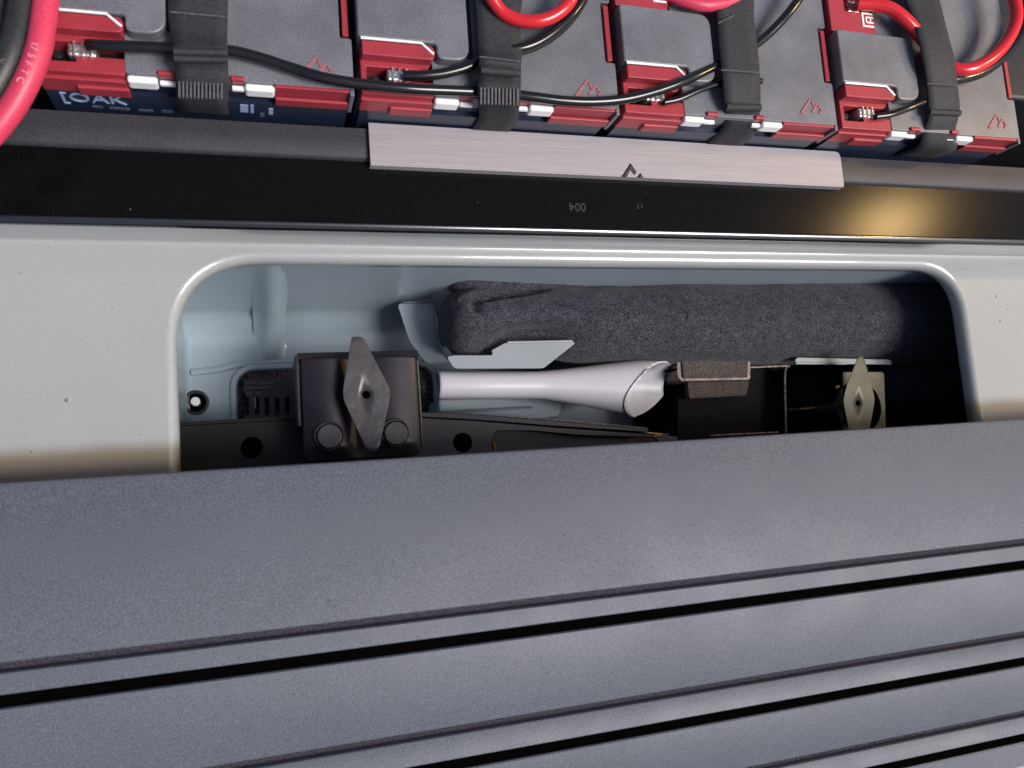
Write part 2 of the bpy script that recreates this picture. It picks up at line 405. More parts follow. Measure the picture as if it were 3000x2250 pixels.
# pressed bead down the back wall and across the floor
def yw(px, py, y):        # point of the plane Y = y seen at a pixel
    a = at(px, py, 0); d = a - Vector((0, 0, H)); t = y/d.y; return Vector((0, 0, H)) + d*t
b0 = yw(745, 800, WY1); bx = b0.x
def rib(x, wd, name='pressed_bead'):
    bm = bmesh.new(); rows = []
    path = [(WY1+0.001, -0.0145), (WY1, -0.10), (WY1-0.002, -0.16), (WY1-0.008, -0.185), (WY1-0.022, -0.199), (WY1-0.035, -0.1996), (WY1-0.045, -0.2003)]
    for y, z in path:
        nrm = Vector((0, -1, 0)) if z > -0.165 else (Vector((0, -0.7, 0.7)) if z > -0.19 else Vector((0, 0, 1)))
        fade = 0.1 if (y, z) == path[-1] else (0.0 if (y, z) == path[0] else 1)
        row = []
        for k in range(9):
            s = k/8; h = 0.5*(1-math.cos(2*math.pi*s))*0.0075*fade
            row.append(bm.verts.new(Vector((x + (s-.5)*wd, y, z)) + nrm*(h-0.0005)))
        rows.append(row)
    for A, B in zip(rows, rows[1:]):
        for k in range(8): bm.faces.new((A[k], A[k+1], B[k+1], B[k]))
    bmesh.ops.recalc_face_normals(bm, faces=bm.faces[:])
    link(name, bm, M['inner'], body, angle=80)
rib(bx+0.012, 0.030)
# stud in a countersink at the left
p = fl(575, 1180)
bm = prism_bm(disc_pts(p.x, p.y, 0.0115), FLOOR+0.0003, FLOOR+0.0035, [disc_pts(p.x, p.y, 0.0085)]); link('stud_washer', bm, M['case'], body, bevel=0.001)
bm = prism_bm(disc_pts(p.x, p.y, 0.0084), FLOOR+0.0003, FLOOR+0.001); link('stud_seat', bm, M['hole'], body)
bm = prism_bm(disc_pts(p.x, p.y, 0.0042), FLOOR+0.001, FLOOR+0.012); link('stud', bm, M['white'], body, bevel=0.0012)

# painted retaining bracket welded in the well
def pp(lst, z): return [tuple(at(x, y, z)[:2]) for x, y in lst]
tab = rounded(pp([(1163, 888), (1276, 884), (1312, 1030), (1330, 1060), (1250, 1066), (1200, 1000)], -0.135), [0.006, 0.008, 0.001, 0.004, 0.003, 0.004])
link('bracket_tab', prism_bm(tab, -0.1365, -0.135), M['inner'], body, bevel=0.0006, seg=2, label='dull green grey rounded tab')
path = [(1180, 884), (1250, 882), (1274, 892), (1287, 950), (1302, 1000), (1318, 1030), (1340, 1040), (1440, 1040)]
L = smooth_path([at(x, y, -0.131+0.060*min(1, max(0, (i_-2)/4))) for i_, (x, y) in enumerate(path)], 5)
bm = bmesh.new(); a = [bm.verts.new(p) for p in L]; b = [bm.verts.new((p.x, p.y, p.z-0.006-0.02*min(1, k_/len(L)))) for k_, p in enumerate(L)]
for k in range(len(L)-1): bm.faces.new((a[k], a[k+1], b[k+1], b[k]))
bmesh.ops.recalc_face_normals(bm, faces=bm.faces[:])
link('bracket_upstand', bm, M['clip'], body, solid=0.0012)
shelf = pp([(1308, 1044), (1330, 1041), (1440, 1041), (1443, 1034), (1440, 1026), (1482, 1003), (1678, 999), (1685, 1006), (1592, 1079), (1330, 1080)], -0.070)
link('bracket_shelf', prism_bm(rounded(shelf, [.003, .003, 0, 0, .0, .003, .001, .001, .003, .004]), -0.0712, -0.070), M['clip'], body, bevel=0.0005, seg=2)
link('bracket_fold', tube_bm([at(1486, 1003, -0.0696), at(1676, 999, -0.0696)], 0.0011, 8), M['clip'], body)
bx0 = pp([(1284, 1168), (1660, 1160), (1640, 1222), (1500, 1240), (1284, 1225)], -0.150)
link('floor_ledge', prism_bm(bx0, FLOOR, -0.150), M['inner'], body, bevel=0.003)
link('floor_ledge_lip', tube_bm([at(1290, 1208, -0.147), at(1560, 1194, -0.147)], 0.0013, 8), M['clip'], body)
# far flange at the right
fla = pp([(2330, 1053), (2338, 1047), (2606, 1053), (2614, 1060), (2612, 1068), (2330, 1065)], -0.075)
link('end_flange', prism_bm(fla, -0.0765, -0.075), M['clip'], body, bevel=0.0005, seg=2, label='narrow pale flange behind the tan wing nut')
link('end_flange_edge', tube_bm([at(2331, 1064, -0.0745), at(2480, 1065, -0.0745)], 0.0012, 8), M['clip'], body)

# dark plastic lining in the right half of the well
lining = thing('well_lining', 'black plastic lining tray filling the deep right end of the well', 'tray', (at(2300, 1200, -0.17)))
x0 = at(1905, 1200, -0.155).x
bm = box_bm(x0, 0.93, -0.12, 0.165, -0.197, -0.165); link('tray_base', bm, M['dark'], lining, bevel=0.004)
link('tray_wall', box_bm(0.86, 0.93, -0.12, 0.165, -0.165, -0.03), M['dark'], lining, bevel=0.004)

# ================================================================== BUMPER STEP PAD
pad = thing('step_pad', 'grey grained plastic bumper step with paired black grooves, across the foreground', 'bumper', (0.3, -0.1, 0.04))
ZP = 0.035
def yz(px, py, z):
    p = at(px, py, z); return (p.y, z)
e0 = yz(1500, 1322, ZP)
g = [yz(1500, 1773, ZP-0.001), yz(1500, 1857, ZP-0.002), yz(1500, 2112, ZP-0.010), yz(1500, 2212, ZP-0.0125), yz(2400, 2216, ZP-0.024), yz(2400, 2294, ZP-0.028)]
last = (g[5][0]-0.12, ZP-0.06)
def groove(y, z, wd, dp, slope):
    h = wd/2
    return [(y+h+0.0009, z+(h+.0009)*slope), (y+h+0.0002, z+h*slope-0.0006), (y+h-0.0001, z-0.0016), (y+h*0.7, z-dp), (y-h*0.7, z-dp), (y-h+0.0001, z-0.0016), (y-h-0.0002, z-h*slope-0.0006), (y-h-0.0009, z-(h+.0009)*slope)]
surf = [(e0[0]+0.0005, ZP-0.016), (e0[0]+0.0005, ZP-0.004), (e0[0]-0.0004, ZP-0.0012), (e0[0]-0.003, ZP)]
specs = [(0.0056, 0.0085), (0.0078, 0.016)]
pts = [(e0[0], ZP)] + g + [last]
for i, (y, z) in enumerate(g):
    sl_ = (pts[i][1]-pts[i+2][1])/(pts[i][0]-pts[i+2][0])
    wd, dp = specs[i % 2]
    surf += groove(y, z, wd, dp, sl_)
surf += [last, (last[0]-0.002, last[1]-0.05), (e0[0]-0.02, ZP-0.05), (e0[0]-0.02, ZP-0.016)]
bm = extrude_x(surf, -0.75, 1.35, closed=True, nx=1)
link('pad_body', bm, M['pad'], pad, angle=40)
for i in (0, 2, 4):      # dark strips standing in for shade in the shallow grooves
    y, z = g[i]
    link('groove_shade', box_bm(-0.75, 1.35, y-0.0026, y+0.0026, z-0.0087, z-0.0050), M['groove_shade'], pad)
for i in (1, 3, 5):      # black boxes that paint the shade of the deep grooves
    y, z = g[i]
    link('deep_groove_shade', box_bm(-0.75, 1.35, y-0.0036, y+0.0036, z-0.0155, z-0.0035), M['hole'], pad)
# lint and scuff specks lying on the pad
bm = bmesh.new()
for i in range(90):
    px, py = random.uniform(40, 2950), random.uniform(1420, 2230)
    if i < 16: px, py = random.gauss(535, 40), random.gauss(1452, 18)
    z = ZP if py < 1750 else ZP-0.004
    p = at(px, py, ZP)
    if p.y > e0[0]-0.004 or p.y < g[0][0]+0.004: continue
    r = random.uniform(0.0002, 0.0005)
    q = bmesh.ops.create_icosphere(bm, subdivisions=1, radius=r)['verts']
    for v in q: v.co += Vector((p.x, p.y, ZP+0.0001))
link('lint', bm, M['edge'], pad, kind='stuff')

# ================================================================== BLACK SILL TRIM
trim = thing('sill_trim', 'black plastic sill trim with a rolled glossy front edge, between batteries and silver paint', 'trim', (0.3, 0.21, 0))
ZT = 0.055
yf = at(0, 628, ZT).y; yb = at(0, 428, ZT).y
r_ = 0.0048
roll = [(yf, ZT)] + [(yf - r_*math.sin(a), ZT - r_*(1-math.cos(a))) for a in (math.pi*k/14 for k in range(1, 12))]
roll += [(yf+0.002, ZT-2*r_), (yf+0.002, ZT-0.002)]
link('rolled_edge', extrude_x(roll, -0.6, 1.3), M['gloss_black'], trim, angle=60)
link('flat_band', extrude_x([(yf+0.0005, ZT+0.0003), (yb+0.002, ZT+0.001), (yb+0.002, ZT-0.004), (yf+0.0005, ZT-0.004)], -0.6, 1.3, nx=1), M['black_trim'], trim)
yk = 0.2508
s0 = (yb+0.0004, ZT+0.0005); s1 = (yb+0.0012, ZT+0.003); s2 = (yb+0.0030, ZT+0.0045); s3 = (yb+0.015, ZT+0.0048); s4 = (0.300, ZT+0.0050)
link('satin_wall', extrude_x([s0, s1, s2, s3, (yk, ZT+0.0048), (yk, ZT-0.004), (yb+0.0004, ZT-0.004)], -0.6, 1.3), M['satin'], trim, angle=50)
# moulded numerals on the flat band, upside down
Rz = lambda a: Matrix.Rotation(a, 4, 'Z')
p = at(1713, 622-30, ZT+0.0006)
link('moulded_number', text_bm('004', 0.0095, 0.0002, Matrix.Translation(at(1716, 596, ZT+0.0008)) @ Rz(math.pi)), M['satin'], trim)
link('moulded_mark', text_bm('17', 0.0060, 0.0002, Matrix.Translation(at(1884, 596, ZT+0.0008)) @ Rz(math.pi)), M['satin'], trim)
bm = bmesh.new()
for i in range(14):
    p = at(random.uniform(50, 2900), random.uniform(470, 640), ZT+0.0008)
    if p.y > yb-0.001 or p.y < yf+0.001: continue
    q = bmesh.ops.create_icosphere(bm, subdivisions=1, radius=random.uniform(0.0002, 0.0006))['verts']
    for v in q: v.co += p
link('dust', bm, M['edge'], trim, kind='stuff')

# aluminium guard strip clipped over the satin wall
ls = thing('aluminium_strip', 'brushed aluminium strip with black chevron mark, clipped over the black trim', 'metal strip', (0.27, 0.235, 0.05))
ZA = ZT+0.0085
q0 = at(1085, 478, ZA); q1 = at(1085, 342, ZA)
xa, xb = q0.x, at(2475, 553, ZA).x
ya, yt = q0.y, min(q1.y, 0.2540)
sp_ = rounded([(xa, ya), (xb, ya), (xb, yt), (xa, yt)], [.0006, .0006, .006, .001], 6)
link('strip_face', prism_bm(sp_, ZA-0.0014, ZA), M['alu'], ls, bevel=0.0005, seg=2)
yr = at(1085, 396, ZA).y
link('pressed_line', box_bm(xa+0.0005, xb-0.0005, yr-0.0006, yr+0.0006, ZA-0.0002, ZA+0.0003), M['alu'], ls, bevel=0.0002, seg=2)
link('front_lip', box_bm(xa, xb, ya-0.0012, ya+0.0002, ZA-0.0075, ZA-0.0004), M['alu'], ls, bevel=0.0004, seg=2)
# chevron mark printed at the lower edge
def onface(px, py): return at(px, py, ZA+0.0002)
bm = bmesh.new()
for poly in ([(1822, 518), (1847, 478), (1865, 505), (1858, 513), (1847, 497), (1836, 519)], [(1868, 520), (1876, 507), (1885, 521)]):
    vs = [bm.verts.new(onface(*q)) for q in poly]; bm.faces.new(vs)
link('chevron_mark', bm, M['satin'], ls, solid=0.0002)

# ================================================================== BATTERIES
ZL = 0.100
BX = at(1047, 275, ZL).x
PITCH = 0.1893
GB = 'car batteries strapped in a row'
def Z_(px, py, z=ZL): return at(px, py, z)
def rbox(px0, py0, px1, py1, z0, z1, bm=None):
    a = at(px0, py0, z1); b = at(px1, py1, z1)
    return box_bm(a.x, b.x, b.y, a.y, z0, z1, bm)
bat = thing('battery', 'second grey topped car battery from the left, above the left end of the aluminium strip', 'car battery', (BX, 0.2575, -0.06), GB)
x0 = BX; x1 = BX+PITCH-0.002; yF = 0.2575; yR = 0.2575+0.30
link('case', box_bm(x0+0.001, x1-0.001, yF+0.0005, yR, -0.06, 0.0865), M['navy'], bat, bevel=0.002)
yA = at(1100, 137, ZL).y           # back edge of the front red block
xR = at(1270, 240, ZL).x           # right edge of the red block
yC = at(1890, 36, ZL).y            # front edge of the rear red block (seen on the next battery)
xRr = xR-0.006
lidp = [(xR, yF+0.001), (x1, yF+0.001), (x1, yA+0.004), (x1-0.0075, yA+0.004), (x1-0.0075, yC+0.004), (x1, yC+0.004), (x1, yR), (xRr+0.002, yR), (xRr+0.002, yC), (x0+0.002, yC), (x0+0.002, yA), (xR-0.0005, yA)]
link('lid', prism_bm(rounded(lidp, 0.0015, 3), 0.086, ZL), M['lid'], bat, bevel=0.0012, seg=2)
# raised platform of the lid
xH = at(1372, 120, ZL+0.008).x
yP = at(1330, 196, ZL).y; xLb = at(1268, 170, ZL).x
link('raised_panel', prism_bm(rounded([(x0+0.001, yA+0.0012), (xLb+0.001, yA+0.0012), (xLb+0.001, yP), (xH, yP), (xH, yC-0.002), (x0+0.001, yC-0.001)], [.002, .003, .005, .016, .010, .002], 8), ZL-0.001, ZL+0.009), M['lid'], bat, bevel=0.004, seg=4)
link('panel_side_shade', prism_bm(rounded([(xH-0.004, yP+0.010), (xH+0.0048, yP+0.004), (xH+0.0048, yC-0.001), (xH-0.004, yC-0.001)], [.001, .004, .001, .001]), ZL-0.0005, ZL+0.0005), M['void'], bat)  # black strip standing in for the shaded right side of the raised panel
lobe_ = rounded([(x0+0.0035, yP-0.0005), (xLb, yP-0.0005), (xLb, yA), (x0+0.0035, yA)], [.001, .010, .010, .001], 8)
link('cover_flap', prism_bm(lobe_, ZL-0.002, ZL+0.0075), M['red'], bat, bevel=0.0022, seg=4)
# front terminal block in red
def red_block(ys, yn, name='terminal_cover', front=True):
    sgn = 1 if front else -1
    cov = bmesh.new()
    # upper lobe with rounded right end
    ya_, yb_ = ys, ys - sgn*0.0165
    lobe = rounded([(x0+0.0035, yb_), (xR-0.001, yb_), (xR-0.001, ya_), (x0+0.0035, ya_)], [0, .009, .008, 0], 6)
    prism_bm(lobe, 0.086, ZL+0.001, bm=cov)
    return cov
xs0, xs1 = at(1074, 215, ZL).x, at(1136, 215, ZL).x
yl0 = at(1200, 203, ZL).y; yl1 = at(1160, 238, ZL).y
ob = rounded([(x0+0.003, yF-0.0005), (xR, yF-0.0005), (xR, yl1+0.001), (xs1+0.004, yl1+0.001), (xs1+0.004, yl1-0.003), (xs0, yl1-0.003), (xs0, yl0), (xR-0.004, yl0), (xR-0.0005, yl0+0.006), (xR-0.002, yA-0.006), (xR-0.008, yA-0.0005), (x0+0.003, yA-0.0005)], [.001, .002, .001, 0, .001, .001, .001, .002, .004, .004, .003, .001], 4)
cover = link('terminal_cover', prism_bm(ob, 0.080, ZL-0.0005), M['red'], bat, bevel=0.0012)
link('terminal_cover', box_bm(x0+0.003, xR, yF-0.0028, yF-0.0001, 0.079, 0.0945), M['red'], bat, bevel=0.0008, label='red front skirt')
xm = at(1150, 300, ZL).x
link('cover_ledge', box_bm(xm, xR+0.0006, yF-0.0048, yF-0.0012, 0.0785, 0.0885), M['red'], cover, bevel=0.0012)
link('cover_rim', tube_bm([Vector((x0+0.003, yA+0.0006, ZL+0.0085)), Vector((xLb-0.009, yA+0.0006, ZL+0.0085)), Vector((xLb-0.001, yA-0.006, ZL+0.0075))], 0.0009, 8), M['white'], cover)
link('socket', box_bm(xs0-0.0015, xR+0.004, yl1-0.003, yl0+0.002, 0.078, 0.088), M['void'], bat)
lug = link('terminal_clamp', box_bm(xs1-0.0005, xs1+0.0155, yl1+0.0002, yl0-0.0008, 0.088, ZL+0.0005), M['tin'], bat, bevel=0.0016)
for k in range(3):
    xx = xs1+0.0025+k*0.0045
    link('crimp', box_bm(xx, xx+0.0016, yl1-0.0003, yl0, 0.09, ZL+0.0015), M['tin'], lug, bevel=0.0005)
link('bolt_head', prism_bm(disc_pts(xs0+0.007, (yl0+yl1)/2-0.001, 0.0028, 6), 0.088, 0.0935), M['case'], bat, bevel=0.0004)
# rear terminal block
ob = rounded([(x0+0.0005, yC+0.0005), (xRr-0.001, yC+0.0005), (xRr-0.001, yC+0.019), (x0+0.016, yC+0.019), (x0+0.016, yC+0.032), (xRr, yC+0.032), (xRr, yC+0.055), (x0+0.0005, yC+0.055)], [.001, .005, .002, .001, .001, .002, .002, .001], 4)
rc = link('terminal_cover', prism_bm(ob, 0.084, ZL+0.004), M['red'], bat, bevel=0.0012, label='rear red block with white logo')
link('socket', box_bm(x0+0.015, xRr+0.006, yC+0.018, yC+0.034, 0.080, 0.089), M['void'], bat)
for k in (0, 1):
    link('terminal_clamp', tube_bm([Vector((x0+0.0225, yC+0.0222+0.0068*k, 0.0985)), Vector((x0+0.033, yC+0.0222+0.0068*k, 0.0985))], 0.0031, 12), M['tin'], bat, bevel=0)
lgx, lgy, zt_ = xRr-0.0135, yC+0.0065, ZL+0.0042
bm = bmesh.new()
for (a0, b0_, a1, b1) in ((0, 0, .0016, .0125), (0, .0110, .011, .0125), (0, 0, .011, .0015), (.0035, .0035, .0048, .0092), (.0035, .0080, .011, .0092), (.0035, .0035, .011, .0047), (.0075, .0052, .0088, .0075)):
    box_bm(lgx+a0, lgx+a1, lgy+b0_, lgy+b1, zt_-0.0003, zt_+0.0002, bm)
link('white_logo', bm, M['white'], rc)
# red slot bar on the right edge of the lid
link('side_bar', box_bm(x1-0.0058, x1-0.0018, yA+0.0055, yC+0.0015, 0.088, ZL+0.0005), M['red'], bat, bevel=0.0006)
link('side_slot', box_bm(x1-0.0074, x1+0.001, yA+0.0042, yC+0.0035, 0.082, 0.0885), M['void'], bat)
# front rim: reflection along the lid edge built as white strips, red tabs, red strip
def rim(pxa, pxb, name, m, y0, y1, z0, z1, bev=0.001, par=bat, **k):
    a = at(pxa, 320, z1).x; b = at(pxb, 320, z1).x
    return link(name, box_bm(a, b, y0, y1, z0, z1), m, par, bevel=bev, **k)
def xr(px, py=330): return at(px, py, ZL).x
link('edge_reflection', box_bm(xR+0.0005, xr(1350, 315), yF-0.0035, yF+0.0012, 0.0885, 0.0985), M['white'], bat, bevel=0.0018)
link('edge_reflection', box_bm(xr(1557, 340), xr(1629, 345), yF-0.0035, yF+0.0012, 0.0885, 0.0985), M['white'], bat, bevel=0.0018)
for a, b in ((1350, 1393), (1521, 1556)):
    t = link('edge_tab', box_bm(xr(a, 310), xr(b, 318), yF+0.0005, yF+0.0038, 0.096, ZL+0.0022), M['red'], bat, bevel=0.0012)
    link('tab_foot', box_bm(xr(a, 310)+0.0008, xr(b, 318)-0.0003, yF-0.0025, yF+0.0004, 0.0925, 0.0955), M['white'], t, bevel=0.0006)
xst0, xst1 = xr(1629, 350), x1-0.003
sp = link('front_strip', box_bm(xst0, xst1, yF-0.0012, yF+0.0012, 0.088, ZL-0.0003), M['red'], bat, bevel=0.0006)
link('strip_ridge', box_bm(xst0+0.0002, xst1, yF-0.0038, yF-0.0010, 0.0795, 0.0885), M['red'], sp, bevel=0.0010)
link('corner_trim', prism_bm([(x1-0.0028, yF-0.0035), (x1+0.0002, yF-0.0035), (x1+0.0002, yF+0.002), (x1-0.0028, yF+0.002)], 0.076, ZL+0.0002), M['lid'], bat, bevel=0.0008)
# label printing on the front face
def on_front(px, py, y=yF):
    return yw(px, py, y)
MF = Matrix.Rotation(math.pi/2, 4, 'X')
lz = 0.0688
link('label', box_bm(x0+0.004, x1-0.004, yF-0.0024, yF+0.0006, 0.045, 0.0792), M['navy'], bat)
# embossed twin peak mark on the lid
bm = bmesh.new()
def bar(ax, ay, bx_, by, wd):
    a = at(ax, ay, ZL); b = at(bx_, by, ZL); d = (b-a); n_ = Vector((-d.y, d.x, 0)).normalized()*wd/2
    prism_bm([(a.x+n_.x, a.y+n_.y), (a.x-n_.x, a.y-n_.y), (b.x-n_.x, b.y-n_.y), (b.x+n_.x, b.y+n_.y)], ZL-0.0005, ZL+0.0007, bm=bm)
bar(1686, 281, 1722, 236, .0017); bar(1722, 236, 1734, 262, .0011); bar(1726, 278, 1745, 252, .0017); bar(1745, 252, 1758, 272, .0011); bar(1752, 282, 1760, 268, .0014); bar(1690, 281, 1706, 278, .0010)
link('embossed_mark', bm, M['mark'], bat)

def copy_tree(o, parent=None):
    c = o.copy(); COL.objects.link(c); c.parent = parent
    for ch in [x for x in bpy.data.objects if x.parent == o]: copy_tree(ch, c)
    return c
for k, lab in ((-1, 'leftmost grey topped car battery, beside the thick red and black cables'),
               (1, 'third grey topped car battery, above the middle of the aluminium strip'),
               (2, 'rightmost grey topped car battery, under the slanted strap and big red cable loop')):
    c = copy_tree(bat); c.location.x = BX + k*PITCH; c['label'] = lab
# printing on the leftmost battery's label, the only one not hidden by the strip
batA = [o for o in bpy.data.objects if o.name.startswith('battery') and o.get('category') == 'car battery' and abs(o.location.x-(BX-PITCH)) < 1e-4][0]
bpy.context.view_layer.update()
xa_ = BX-PITCH
link('label_print', text_bm('[OAK', 0.0160, 0.0003, Matrix.Translation((xa_+0.0095, yF-0.0027, 0.0655)) @ MF @ Matrix.Scale(0.95, 4, (1, 0, 0))), M['print'], batA)
for a, b, zz, hh, mm in ((.026, .032, .0580, .0026, 'print_dim'), (.036, .048, .0575, .0026, 'print_dim'), (.053, .062, .0570, .0026, 'print_dim'), (.067, .074, .0575, .0026, 'print_dim'), (.1160, .1210, .0655, .0100, 'print'), (.1225, .1245, .0650, .0110, 'print'), (.1285, .1315, .0600, .0050, 'print_dim'), (.134, .1368, .0645, .0085, 'print')):
    link('label_mark', box_bm(xa_+a, xa_+b, yF-0.0029, yF-0.0022, zz, zz+hh), M[mm], batA)
# battery tray below them
bt = thing('battery_tray', 'black battery tray below the row of batteries', 'tray', (0.25, 0.40, -0.065))
link('tray_base', box_bm(-0.5, 1.2, 0.258, 0.62, -0.075, -0.061), M['dark'], bt, bevel=0.002)
link('tray_side', box_bm(-0.5, 1.2, 0.60, 0.62, -0.061, 0.12), M['dark'], bt, bevel=0.002)
link('tray_side', box_bm(-0.5, -0.33, 0.302, 0.60, -0.061, 0.09), M['satin'], bt, bevel=0.004)
link('tray_side', box_bm(BX+3*PITCH+0.002, 1.2, 0.302, 0.60, -0.061, 0.088), M['case'], bt, bevel=0.004)

# ================================================================== STRAPS
GS = 'black webbing straps over the batteries'
def strap(label, st, ribs=None, keeper=None, edge=None):
    c = at((st[2][0]+st[2][2])/2, st[2][1], ZL)
    t = thing('webbing_strap', label, 'strap', c, GS)
    S = [(at(a, b, z), at(c_, d, z)) for a, b, c_, d, z in st]
    # run on over the back of the batteries and tuck under the front
    L0, R0 = S[0]; d = Vector((0, 0.10, 0))
    dl = (L0-S[1][0]); dl.z = 0; dl = dl.normalized()*0.10 if dl.length > 1e-5 else d
    S = [(L0+dl*1.5, R0+dl*1.5), (L0+dl*.6, R0+dl*.6)] + S
    Le, Re = S[-1]
    S.append((Vector((Le.x, 0.2532, 0.062)), Vector((Re.x, 0.2532, 0.062))))
    band = link('band', ribbon_bm(S), M['webbing'], t, solid=0.0018, angle=70)
    for key, mm in ((ribs, 'rib'),):
        if key:
            (ax, ay, bx_, by, z, n_) = key; bm = bmesh.new()
            for i in range(n_):
                s = (i+.5)/n_; xx = ax+(bx_-ax)*s; yy = ay + (by-ay)*s*0.0
                a = at(xx, ay+ (s*4), z+0.001); b = at(xx, by + (s*4), z-0.0015)
                wd = abs(at(bx_, ay, z).x-at(ax, ay, z).x)/n_*0.5
                v = [bm.verts.new(p) for p in (a+Vector((-wd/2, 0, 0)), a+Vector((wd/2, 0, 0)), b+Vector((wd/2, 0, 0)), b+Vector((-wd/2, 0, 0)),
                                               a+Vector((-wd/2, 0, -.002)), a+Vector((wd/2, 0, -.002)), b+Vector((wd/2, 0, -.002)), b+Vector((-wd/2, 0, -.002)))]
                for f in ((0, 1, 2, 3), (7, 6, 5, 4), (0, 4, 5, 1), (1, 5, 6, 2), (2, 6, 7, 3), (3, 7, 4, 0)): bm.faces.new([v[q] for q in f])
            bmesh.ops.recalc_face_normals(bm, faces=bm.faces[:])
            link('grip_ribs', bm, M[mm], band, kind='stuff')
    if keeper:
        for (ax, ay, bx_, by, z, h) in keeper:
            A = at(ax, ay, z); B = at(bx_, by, z)
            link('strap_loop', tube_bm([A+Vector((0.0005, 0, 0)), B-Vector((0.0005, 0, 0))], h, 10), M['webbing'], t)
    if edge:
        for (ax, ay, bx_, by, z) in edge:
            link('stitch_line', tube_bm([at(ax, ay, z), at(bx_, by, z)], 0.0006, 6), M['rib'], t)
    return t
strap('widest leftmost webbing strap, with a ribbed patch at its lower end', [(492, -60, 668, -60, .109), (492, 40, 667, 40, .109), (500, 95, 665, 105, .112), (506, 135, 667, 140, .119), (508, 165, 668, 170, .118), (512, 200, 669, 205, .111), (515, 228, 672, 238, .1060), (516, 262, 670, 272, .098), (515, 300, 668, 312, .086)],
      ribs=(520, 238, 655, 285, .1035, 12), keeper=[(506, 150, 667, 155, .1215, .0022), (507, 171, 668, 176, .1195, .0020)], edge=[(497, 35, 664, 50, .1105)])
strap('webbing strap with vertical grip ribs, second from the left, over the first red loop', [(1388, -60, 1532, -60, .1115), (1398, 60, 1524, 60, .1115), (1401, 140, 1530, 150, .113), (1405, 172, 1527, 185, .1185), (1403, 218, 1527, 222, .112), (1402, 250, 1526, 258, .1135), (1402, 290, 1523, 298, .1105), (1402, 318, 1520, 330, .100), (1404, 345, 1515, 355, .084)],
      ribs=(1405, 256, 1522, 304, .1140, 11), keeper=[(1406, 205, 1525, 216, .1185, .0024)], edge=[(1404, 166, 1524, 180, .1205)])
strap('webbing strap, third from the left, pinning the crossing black cables', [(2078, -60, 2206, -60, .112), (2101, 40, 2209, 40, .112), (2108, 120, 2218, 120, .113), (2116, 200, 2226, 208, .114), (2122, 262, 2228, 262, .112), (2124, 300, 2228, 304, .1085), (2124, 330, 2226, 334, .101), (2120, 372, 2224, 380, .089)],
      keeper=[(2124, 313, 2228, 316, .1065, .0028)], edge=[(2112, 205, 2224, 213, .1162), (2103, 68, 2150, 45, .1135)])
strap('slanted webbing strap, rightmost, beside the big red cable loop', [(2610, -60, 2735, -60, .114), (2655, 0, 2752, 0, .114), (2690, 100, 2778, 100, .1195), (2708, 180, 2798, 180, .119), (2718, 245, 2806, 250, .114), (2722, 300, 2812, 308, .110), (2722, 345, 2808, 345, .106), (2710, 378, 2800, 378, .1005), (2690, 430, 2800, 440, .088)],
      keeper=[(2720, 328, 2812, 332, .108, .0026)], edge=[(2716, 245, 2805, 250, .1165)])

# ================================================================== CABLES
def cable(name, label, pts, r, m, cat='cable', group=None, n=16):
    P = smooth_path([at(*p) for p in pts], 8)
    c = P[len(P)//2]; base = Vector((c.x, c.y, c.z))
    bm = tube_bm(P, r, n)
    o = link(name, bm, m, None, angle=80)
    me = o.data
    me.transform(Matrix.Translation(-base)); o.location = base
    o['label'] = label; o['category'] = cat
    if group: o['group'] = group
    return o, P
GW = 'black jumper wires between the batteries'
cable('wire', 'long glossy black wire sagging from the leftmost battery clamp across to the third strap', [(255, 132, .103), (300, 134, .105), (360, 136, .106), (480, 140, .1065), (580, 145, .107), (680, 150, .1075), (770, 172, .107), (850, 198, .1065), (950, 228, .1075), (1060, 246, .1075), (1200, 260, .1075), (1330, 266, .1055), (1460, 272, .1040), (1560, 284, .1050), (1650, 295, .1055), (1740, 298, .106), (1830, 290, .107), (1920, 268, .108), (2010, 235, .1095), (2090, 198, .1075), (2170, 160, .1065), (2240, 110, .109), (2300, 50, .114), (2345, -10, .117), (2380, -70, .118)], .0035, M['wire'], 'wire', GW)
cable('wire', 'black wire from the second battery clamp, disappearing under the ribbed strap', [(1180, 223, .103), (1230, 222, .1045), (1300, 215, .1055), (1370, 196, .107), (1420, 170, .108), (1470, 148, .1085), (1540, 138, .1105), (1600, 110, .112), (1660, 60, .114), (1705, 0, .115), (1735, -70, .116)], .0034, M['wire'], 'wire', GW)
cable('wire', 'thin black wire with bright streaks just below the first red loop', [(1400, 160, .1015), (1460, 158, .1025), (1530, 152, .1045), (1585, 132, .106), (1640, 95, .107), (1690, 40, .108), (1735, -40, .109)], .0022, M['wire'], 'wire', GW)
cable('wire', 'short black wire from the third battery clamp up to the third strap', [(1945, 300, .103), (1990, 290, .1045), (2040, 268, .106), (2090, 250, .1065), (2150, 240, .1065), (2230, 238, .104)], .0024, M['wire'], 'wire', GW)
cable('wire', 'short black wire from the rightmost battery clamp to the slanted strap', [(2565, 342, .103), (2610, 335, .105), (2660, 318, .1065), (2710, 298, .1065), (2770, 285, .106)], .0027, M['wire'], 'wire', GW)
GR = 'red cables between the batteries'
cable('battery_cable', 'glossy red cable loop right of the ribbed strap', [(1430, -20, .118), (1470, 35, .114), (1520, 59, .1145), (1575, 62, .117), (1625, 45, .119), (1665, 10, .121), (1690, -40, .122)], .0046, M['wire_red'], 'cable', GR)
cable('battery_cable', 'red cable running from the rear clamp under the slanted strap', [(2510, 12, .106), (2560, 14, .110), (2610, 26, .1135), (2655, 60, .1145), (2695, 105, .1125), (2745, 165, .108)], .0052, M['wire_red'], 'cable', GR)
